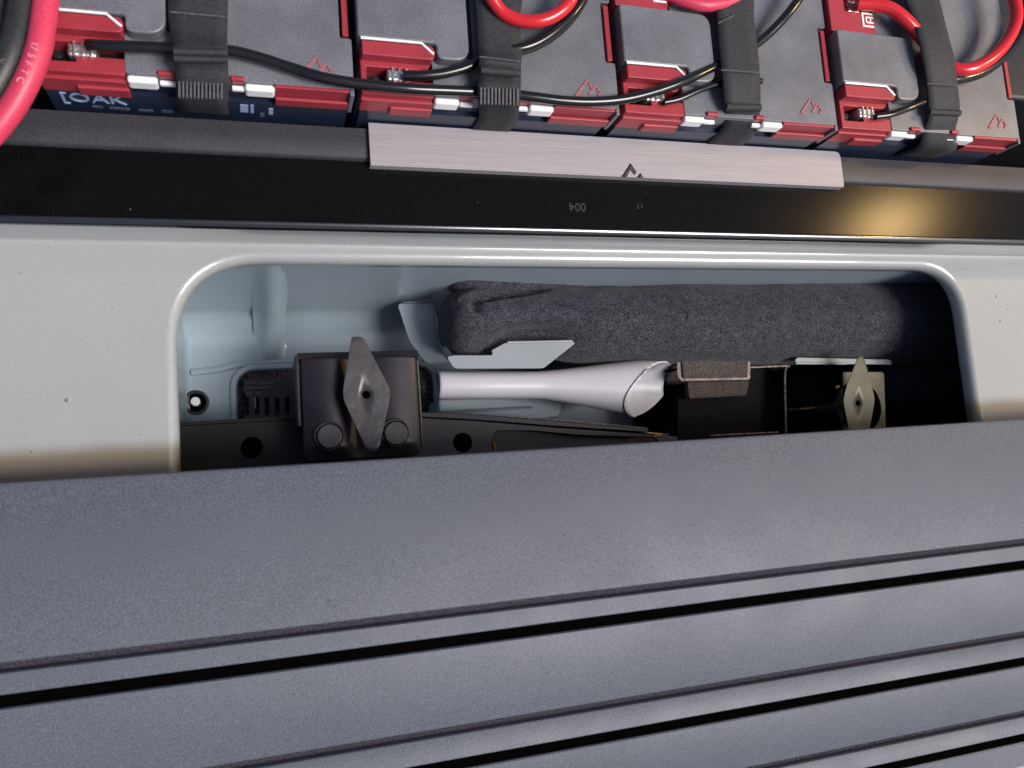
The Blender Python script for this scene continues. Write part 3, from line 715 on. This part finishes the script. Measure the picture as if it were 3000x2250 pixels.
cable('battery_cable', 'pink faded red cable at the top, left of the third strap', [(1950, -20, .105), (1990, -2, .108), (2050, 14, .111), (2095, 14, .111), (2150, 0, .1085), (2200, -40, .111)], .0048, M['wire_pink'], 'cable', GR)
cable('battery_cable', 'large glossy red cable arc at the right edge of the row', [(2700, 150, .106), (2745, 182, .1075), (2800, 202, .113), (2850, 200, .117), (2905, 170, .120), (2950, 120, .122), (2976, 60, .124), (2972, 0, .125), (2950, -60, .125)], .0052, M['wire_red'], 'cable', GR)
cable('battery_cable', 'black cable following below the large red arc at the right', [(2740, 225, .105), (2800, 232, .1065), (2870, 215, .108), (2935, 170, .110), (2985, 105, .112), (3005, 40, .114), (3005, -60, .115)], .0045, M['wire'], 'cable')
rc_, RP = cable('thick_cable', 'thick faded red cable with pale lettering at the left edge', [(150, -140, .128), (137, -20, .128), (128, 60, .128), (112, 150, .128), (78, 240, .126), (22, 335, .122), (-60, 425, .117), (-190, 520, .11)], .0068, M['wire_pink'], 'cable')
bc_, BP = cable('thick_cable', 'thick dull black cable with pale lettering at the far left edge', [(80, -140, .124), (72, -20, .124), (58, 70, .124), (34, 160, .124), (-6, 240, .122), (-70, 330, .118), (-190, 430, .11)], .0078, M['wire_dull'], 'cable')
cable('thick_cable', 'second thick black cable, cut off by the left edge of the photo', [(0, -140, .112), (-5, -20, .112), (-18, 70, .112), (-40, 160, .11), (-90, 240, .108), (-190, 330, .10)], .0085, M['wire_dull'], 'cable')
def letters(o, s, P, r, pxs, size, m):
    base = Vector(o.location)
    for ch, (px, py) in zip(s, pxs):
        q = at(px, py, .128); i = min(range(1, len(P)-1), key=lambda k: (P[k].xy-q.xy).length)
        t = (P[i+1]-P[i-1]).normalized(); ang = math.atan2(t.y, t.x)
        Mx = Matrix.Translation(P[i] + Vector((0, 0, r+0.0001))) @ Rz(ang) @ Matrix.Translation((-size*.3, -size*.34, 0))
        bm = text_bm(ch, size, 0.0002, Mx)
        link('printed_letter', bm, m, o)
letters(rc_, '175FTC', RP, .0068, [(112, 150), (107, 163), (101, 177), (92, 203), (83, 221), (71, 245)], .0052, M['letter'])
letters(bc_, '9P', BP, .0078, [(24, 200), (4, 235)], .0075, M['rib'])

# ================================================================== JACK
jack = thing('car_jack', 'plum black steel car jack arm with two rivets and a slotted channel', 'car jack', at(1100, 1300, -0.12))
ZJ = -0.098
def circ(px, py, rp, z, n=24):
    c = at(px, py, z); k = abs(at(px+rp, py, z).x-c.x); return disc_pts(c.x, c.y, k, n)
left = pp([(420, 1252), (640, 1240), (880, 1226), (1010, 1228), (1010, 1500), (420, 1500)], ZJ-0.02)
link('lower_arm', prism_bm(left, ZJ-0.028, ZJ-0.02, [circ(737, 1312, 32, ZJ-0.02)]), M['jack_shaded'], jack, bevel=0.001)
link('lower_arm_flange', prism_bm(pp([(420, 1243), (880, 1217), (880, 1228), (420, 1254)], ZJ-0.0185), ZJ-0.05, ZJ-0.0185), M['jack_shaded'], jack, bevel=0.0008)
slot = rounded(pp([(1442, 1262), (1560, 1262), (1700, 1276), (1930, 1283), (1930, 1340), (1480, 1420), (1442, 1400)], ZJ), 0.008, 5)
arm = pp([(1010, 1228), (1225, 1222), (1400, 1232), (1640, 1252), (1900, 1270), (1985, 1279), (1990, 1500), (1010, 1500)], ZJ)
link('upper_arm', prism_bm(arm, ZJ-0.004, ZJ, [circ(1355, 1297, 27, ZJ), slot]), M['jack'], jack, bevel=0.0009)
link('arm_flange', prism_bm(pp([(1215, 1207), (1300, 1208), (1500, 1221), (1700, 1240), (1900, 1256), (1900, 1266), (1640, 1249), (1400, 1230), (1215, 1220)], ZJ+0.004), ZJ-0.03, ZJ+0.004), M['jack'], jack, bevel=0.0007)
link('arm_flange_edge', tube_bm(smooth_path([at(1480, 1218, ZJ+.0045), at(1700, 1236, ZJ+.0045), at(1895, 1255, ZJ+.0045)]), 0.0007, 6), M['edge'], jack)
link('channel', prism_bm(pp([(1420, 1245), (1960, 1270), (1960, 1500), (1420, 1500)], ZJ-0.018), ZJ-0.02, ZJ-0.018), M['jack'], jack)
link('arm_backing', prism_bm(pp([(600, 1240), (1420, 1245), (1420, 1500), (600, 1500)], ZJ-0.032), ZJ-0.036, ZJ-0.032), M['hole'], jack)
link('brass_pin', tube_bm([at(1443, 1292, ZJ-0.008), at(1449, 1318, ZJ-0.010)], 0.0018, 10), M['brass'], jack)
link('copper_tip', tube_bm(smooth_path([at(1880, 1268, ZJ+0.001), at(1938, 1273, ZJ+0.001), at(1915, 1279, ZJ+.001)]), 0.0011, 8), M['brass'], jack)
# clamp plate, pressed with two shallow lobes
ZC = -0.080
c0, c1 = at(876, 1052, ZC), at(1222, 1052, ZC); c2 = at(1222, 1336, ZC)
cx0, cx1, cyT, cyB = c0.x, c1.x, c0.y, c2.y
def lobe(x, y):
    s = (x-cx0)/(cx1-cx0); t = (cyT-y)/(cyT-cyB)
    z = 0.006*math.sin(math.pi*min(1, max(0, s/0.44)))**0.8 if s < 0.44 else (0.0055*math.sin(math.pi*min(1, (s-.52)/.48))**0.7 if s > .52 else 0)
    z *= min(1, (1-t)/0.16+0.1)
    return ZC + z
plate = bmesh.new(); nx, ny = 44, 38; G = {}
rcorner = 0.011
for i in range(nx+1):
    for j in range(ny+1):
        s, t = i/nx, j/ny; x = cx0+(cx1-cx0)*s; y = cyT-(cyT-cyB)*t
        # pull the lower corners in
        dx = max(0, rcorner-(x-cx0), rcorner-(cx1-x)); dy = max(0, rcorner-(y-cyB))
        if dx > 0 and dy > 0:
            dl = math.hypot(dx, dy)
            if dl > rcorner:
                f = rcorner/dl
                sgnx = -1 if (x-cx0) < rcorner else 1
                ccx = cx0+rcorner if sgnx < 0 else cx1-rcorner; ccy = cyB+rcorner
                x = ccx + sgnx*dx*f; y = ccy - dy*f
        G[i, j] = plate.verts.new((x, y, lobe(x, y)))
for i in range(nx):
    for j in range(ny): plate.faces.new((G[i, j], G[i, j+1], G[i+1, j+1], G[i+1, j]))
bmesh.ops.recalc_face_normals(plate, faces=plate.faces[:])
if sum(f.normal.z for f in plate.faces) < 0: bmesh.ops.reverse_faces(plate, faces=plate.faces[:])
cl = link('clamp_plate', plate, M['jack'], jack, solid=0.003, angle=50)
link('plate_bend', extrude_x([(cyT-0.0005, ZC+0.0022), (cyT+0.0035, ZC+0.0012), (cyT+0.0058, ZC-0.003), (cyT+0.006, ZC-0.05), (cyT+0.003, ZC-0.05), (cyT+0.002, ZC-0.004), (cyT-0.0005, ZC-0.0015)], cx0-0.001, cx1+0.001), M['jack'], cl, angle=60)
link('plate_side', box_bm(cx0-0.0035, cx0-0.0004, cyB+0.03, cyT+0.003, ZC-0.06, ZC+0.0015), M['jack'], cl, bevel=0.001)
link('plate_edge', tube_bm(smooth_path([Vector((cx1, cyT-0.004, ZC+0.0004)), Vector((cx1+0.0003, (cyT+cyB)/2, ZC+0.0004)), Vector((cx1, cyB+rcorner, ZC+0.0004))]), 0.0008, 6), M['nut_tan'], cl)
for (px, py, rp, ring) in ((966, 1278, 37, True), (1160, 1269, 35, True)):
    z = ZC+0.009; c = at(px, py, z); k = abs(at(px+rp, py, z).x-c.x)
    c_ = at(px, py, z)
    if ring: link('rivet_washer', prism_bm(disc_pts(c_.x-0.0006, c_.y+0.0006, k*1.22), ZC-0.002, ZC+0.0072, [disc_pts(c_.x, c_.y, k*1.02)]), M['jack'], cl, bevel=0.001)
    link('rivet', prism_bm(disc_pts(c_.x, c_.y, k), ZC-0.012, z+0.001), M['nut'], cl, bevel=0.0012)

# ================================================================== WING NUTS
def wing(label, outline, centre, z, m, hr, th=0.0022, dome=0.0, curl=0.0):
    c = at(*centre, z); t = thing('wing_nut', label, 'wing nut', (c.x, c.y, z-0.02))
    o = rounded(pp(outline, z), 0.005, 5); o = ccw(o)
    bm = bmesh.new(); n = len(o); rings = []
    import itertools
    # resample outline
    pts_ = []
    for i in range(n):
        a = Vector(o[i]); b = Vector(o[(i+1) % n]); k = max(1, int((b-a).length/0.002))
        for q in range(k): pts_.append(a.lerp(b, q/k))
    n = len(pts_)
    for s in (1.0, 0.985, 0.9, 0.75, 0.55, 0.38, 0.26):
        rr = []
        for p_ in pts_:
            v = Vector((c.x, c.y)) + (p_-Vector((c.x, c.y)))*s
            d = (p_-Vector((c.x, c.y))).length
            if s == 0.26: v = Vector((c.x, c.y)) + (p_-Vector((c.x, c.y))).normalized()*hr
            zz = z + dome*(math.cos(math.pi*min(1, (v-Vector((c.x, c.y))).length/0.016))*.5+.5) + curl*((v.y-c.y)/0.03)**2 - (0.0006 if s == 1.0 else 0)
            rr.append(bm.verts.new((v.x, v.y, zz)))
        rings.append(rr)
    for A, B in zip(rings, rings[1:]):
        for k in range(n): bm.faces.new((A[k], A[(k+1) % n], B[(k+1) % n], B[k]))
    bmesh.ops.recalc_face_normals(bm, faces=bm.faces[:])
    if sum(f.normal.z for f in bm.faces) < 0: bmesh.ops.reverse_faces(bm, faces=bm.faces[:])
    link('wing', bm, m, t, solid=th, angle=60)
    link('hub', prism_bm(disc_pts(c.x, c.y, 0.009), z-0.012, z-0.0030), m, t, bevel=0.001)
    link('bore', prism_bm(disc_pts(c.x, c.y, hr*1.2), z-0.0026, z-0.0018), M['hole'], t)
    link('bolt', prism_bm(disc_pts(c.x, c.y, 0.004), z-0.08, z-0.011), m, t)
    return t
wing('dark grey diamond wing nut standing over the riveted jack clamp plate', [(1036, 986), (1064, 986), (1145, 1142), (1142, 1172), (1110, 1322), (1078, 1326), (1006, 1172), (1004, 1142), (1030, 990)], (1073, 1156), -0.058, M['nut'], 0.0034)
wing('tan zinc wing nut at the right end of the well', [(2516, 1041), (2530, 1041), (2548, 1100), (2564, 1170), (2556, 1215), (2536, 1330), (2500, 1330), (2484, 1245), (2470, 1175), (2480, 1130)], (2514, 1181), -0.048, M['nut_tan'], 0.0030)
hp = thing('clamp_bracket', 'tan zinc bracket with a large round hole, behind the right wing nut', 'bracket', at(2550, 1200, -0.075))
hz = -0.068
link('bracket_plate', prism_bm(rounded(pp([(2470, 1090), (2590, 1090), (2598, 1340), (2470, 1340)], hz), [.002, .004, .002, .002]), hz-0.002, hz, [circ(2518, 1192, 64, hz, 32)]), M['nut_tan'], hp, bevel=0.0006, seg=2)
link('bracket_foot', box_bm(at(2592, 1200, hz).x-0.002, at(2592, 1200, hz).x, at(2590, 1340, hz).y, at(2590, 1092, hz).y, -0.165, hz-0.001), M['dark'], hp)

# ================================================================== TOOL BLOCKS AND DARK HOUSING
GBk = 'brown speckled rubber blocks'
def block(label, pts_, z, th, groove_=True):
    P_ = pp(pts_, z); c = P_[0]; th = 0.008
    t = thing('rubber_block', label, 'block', (sum(p[0] for p in P_)/4, sum(p[1] for p in P_)/4, z-th), GBk)
    link('block_body', prism_bm(rounded(P_, 0.0015, 3), z-th, z), M['block'], t, bevel=0.0012)
    return t
b1 = block('larger upper brown speckled rubber block with a dark steel rim', [(1998, 1054), (2190, 1054), (2188, 1104), (2002, 1108)], -0.088, 0.03)
link('rim', prism_bm(rounded(pp([(1984, 1046), (2160, 1040), (2198, 1043), (2198, 1112), (1996, 1116), (1984, 1100)], -0.090), [.004, .001, .002, .002, .002, .002]), -0.118, -0.090, [pp([(1997, 1053), (2191, 1053), (2189, 1105), (2001, 1109)], -0.090)]), M['edge'], b1, bevel=0.0005, seg=2)
block('smaller lower brown speckled rubber block, below the rimmed one', [(2014, 1120), (2196, 1116), (2186, 1158), (2020, 1168)], -0.100, 0.03)
hs = thing('jack_housing', 'black steel jack housing with a thin worn rim, between rubber blocks and right wing nut', 'car jack', at(2250, 1200, -0.14))
zz = -0.095
link('housing_panel', prism_bm(pp([(1985, 1078), (2300, 1072), (2303, 1400), (1985, 1400)], -0.115), -0.164, -0.115), M['dark'], hs, bevel=0.001)
link('housing_panel', prism_bm(pp([(2310, 1078), (2480, 1080), (2480, 1400), (2310, 1400)], -0.120), -0.164, -0.120), M['hole'], hs, bevel=0.001)
link('rim_edge', tube_bm(smooth_path([at(2196, 1076, zz), at(2240, 1074, zz), at(2290, 1072, zz), at(2313, 1072, zz)]), 0.0012, 8), M['edge'], hs)
link('rim_edge', tube_bm(smooth_path([at(2312, 1072, zz), at(2301, 1082, zz), at(2299, 1140, zz), at(2301, 1200, zz), at(2303, 1290, zz)]), 0.0012, 8), M['edge'], hs)
link('side_wall', prism_bm(pp([(2297, 1080), (2303, 1080), (2306, 1400), (2300, 1400)], zz-0.001), -0.164, zz-0.001), M['dark'], hs)
link('cross_rod', tube_bm([at(2306, 1201, -0.105), at(2400, 1195, -0.112)], 0.0020, 10), M['nut'], hs)
link('copper_tip', tube_bm([at(2447, 1136, -0.1), at(2458, 1131, -0.1)], 0.0013, 8), M['brass'], hs)
link('base_edge', tube_bm([at(2080, 1276, -0.10), at(2280, 1266, -0.10)], 0.0008, 6), M['edge'], hs)

# ================================================================== FUNNEL
fz = -0.092
A = at(1284, 1128, fz); B = at(1596, 1126, fz); C_ = at(1960, 1128, fz)
fun = thing('funnel', 'white plastic funnel lying on its side with a slanted open mouth', 'funnel', (A+C_)/2 - Vector((0, 0, .03)))
ax = (C_-A).normalized(); side = Vector((-ax.y, ax.x, 0)); upv = Vector((0, 0, 1))
k1 = 1/2350*(H-fz)
rA = 42*k1
bm = bmesh.new(); n = 56
xs = [0, .003, .03, .06] + [0.095]  # metres along axis
Ltot = (C_-A).length; Ls = (B-A).length
stations = [(-0.0012, rA*.90), (0.0, rA*.97), (0.0015, rA), (Ls*.5, rA*1.01), (Ls*.9, rA*1.02), (Ls*1.0, rA*1.06), (Ls*1.08, rA*1.15)]
rE = 92*k1
def rad_at(x_):
    t = min(1.0, max(0.0, (x_-Ls*1.08)/((Ltot-Ls*1.08)*0.74)))
    return rA*1.15 + (rE-rA*1.15)*(t*0.8+0.2*t*t*(3-2*t))
for q in range(1, 19):
    s = q/18; stations.append((Ls*1.08 + (Ltot-Ls*1.08)*s, rad_at(Ls*1.08 + (Ltot-Ls*1.08)*s)))
stations += [(Ltot+0.004, rE), (Ltot+0.007, rE)]
rows = []
Xc0 = Ltot - 0.0205
def cutx(lat, h): return Xc0 + 0.79*lat - 1.1*h
def cen(s):
    # centre line drifts: the flare's axis bends a little down
    return A + ax*s + side*(-0.0042*max(0, (s-Ls)/(Ltot-Ls)))
for s, r in stations:
    row = []
    for k in range(n):
        a = 2*math.pi*k/n; lat, h = math.cos(a)*r, math.sin(a)*r
        ss = min(s, cutx(lat, h))
        f = 1.0
        if ss < s:   # radius on the cone at that station
            if ss > Ls*1.08: rr_ = rad_at(ss)
            else: rr_ = rA*1.1
            f = rr_/r
        row.append(bm.verts.new(cen(ss) + side*lat*f + upv*h*f))
    rows.append(row)
for a_, b_ in zip(rows, rows[1:]):
    for k in range(n):
        try: bm.faces.new((a_[k], a_[(k+1) % n], b_[(k+1) % n], b_[k]))
        except ValueError: pass
bmesh.ops.remove_doubles(bm, verts=bm.verts, dist=0.00005)
bmesh.ops.recalc_face_normals(bm, faces=bm.faces[:])
o = link('funnel_wall', bm, M['funnel'], fun, solid=0.0014, angle=60)
# small latch notch on the mouth
link('mouth_notch', box_bm(at(1950, 1086, fz+.005).x, at(1971, 1086, fz+.005).x, at(1950, 1089, fz+.005).y, at(1950, 1085, fz+.005).y, fz, fz+0.0155), M['hole'], fun)

# ================================================================== FELT BAG
bag = thing('felt_bag', 'rolled charcoal felt bag wedged along the back of the well', 'bag', (0.45, 0.11, -0.16))
def felt_roll(name, ctr, rad, x0, x1, seed, fold=None, mat_='felt', nseg=110, par=None):
    bm = bmesh.new(); m_ = 56; rows = []
    for i in range(nseg+1):
        s = i/nseg; x = x0+(x1-x0)*s
        e = min(1, (x-x0)/0.030); cap = (1-(1-e)**3.2)**(1/2.2) if e < 1 else 1
        e2 = min(1, (x1-x)/0.030); cap *= (1-(1-e2)**3.2)**(1/2.2) if e2 < 1 else 1
        cap = max(cap, 0.02)
        cy, cz = ctr(s); ry, rz = rad(s); row = []
        for k in range(m_):
            a = 2*math.pi*k/m_; c_, s_ = math.cos(a), math.sin(a)
            q = 2/2.05; yy = ry*cap*math.copysign(abs(c_)**q, c_); zz_ = rz*cap*math.copysign(abs(s_)**q, s_)
            p_ = Vector((x, cy+yy, cz+zz_))
            nn = Vector((0, c_, s_))
            d = noise.noise(Vector((x*14+seed, yy*20, zz_*20)))*0.0020 + noise.noise(Vector((x*45+seed, yy*60, zz_*60)))*0.0009
            if fold: d += fold(x, p_.y, p_.z)
            row.append(bm.verts.new(p_ + nn*d*cap))
        rows.append(row)
    for A_, B_ in zip(rows, rows[1:]):
        for k in range(m_): bm.faces.new((A_[k], A_[(k+1) % m_], B_[(k+1) % m_], B_[k]))
    bm.faces.new(rows[0]); bm.faces.new(list(reversed(rows[-1])))
    bmesh.ops.recalc_face_normals(bm, faces=bm.faces[:])
    return link(name, bm, M[mat_], par or bag, angle=180)
bz = -0.098
pL, pLb = at(1300, 846, bz+.02), at(1300, 1045, bz+.02)
pR, pRb = at(2700, 806, bz+.02), at(2700, 1056, bz+.02)
xl, xrr = at(1288, 950, bz).x, at(2800, 950, bz).x+0.02
cyl, ryl = (pL.y+pLb.y)/2, (pL.y-pLb.y)/2; cyr, ryr = (pR.y+pRb.y)/2, (pR.y-pRb.y)/2
def mainfold(x, y, z):
    d = 0
    # a pressed hollow above the bracket shelf and a slack crease near the left end
    c = at(1560, 1000, -0.07); d -= 0.022*math.exp(-(((x-c.x)/0.040)**2 + ((y-c.y)/0.016)**2))
    c = at(1387, 905, -0.07); d -= 0.010*math.exp(-(((x-c.x)/0.005)**2 + ((y-c.y)/0.005)**2))
    # diagonal crease
    a = at(1335, 885, -0.07); b = at(1600, 838, -0.07); t = (x-a.x)/(b.x-a.x)
    if -0.1 < t < 1.1: yy = a.y + (b.y-a.y)*t; d -= 0.012*math.exp(-((y-yy)/0.0035)**2)*math.sin(math.pi*min(1, max(0, (t+.1)/1.2)))
    return d
felt_roll('bag_roll', lambda s: (cyl+(cyr-cyl)*s, bz-0.002*math.sin(s*5)), lambda s: (ryl*(1.06+.05*math.sin(s*3)) + (ryr-ryl)*s, 0.040), xl, xrr, 3.1, mainfold, nseg=260)
# flap of the bag folded behind at the left
yt0 = at(1450, 815, -0.085).y
felt_roll('folded_flap', lambda s: (yt0+0.0005-0.008*s, -0.088-0.020*s), lambda s: (0.015-0.005*s, 0.026-0.008*s), at(1315, 830, -0.08).x, at(1800, 830, -0.08).x, 9.0, nseg=90)
lipm = at(1390, 858, -0.058)
link('flap_lip', tube_bm(smooth_path([at(1341, 884, -0.072), at(1352, 868, -0.067), at(1385, 856, -0.064), at(1418, 852, -0.066)]), [0.0008]+[0.0019]*23+[0.0008], 8), M['felt'], bag)
navy = thing('dark_cloth', 'folded dark navy cloth in the shadow below the right end of the felt bag', 'cloth', at(2700, 1120, -0.13))
felt_roll('cloth_roll', lambda s: (at(2700, 1120, -0.125).y, -0.128), lambda s: (0.024, 0.026), at(2570, 1100, -0.12).x, at(2850, 1100, -0.12).x+0.02, 5.0, mat_='navycloth' if 'navycloth' in M else 'felt', nseg=50, par=navy)

# ground seen by nothing but closing the view from the side
gd = link('ground', box_bm(-6, 6, -6, 6, -0.62, -0.60), mat('asphalt', (0.05, 0.05, 0.05), 0.9, speck=0.5, sscale=200), None)
gd['kind'] = 'structure'
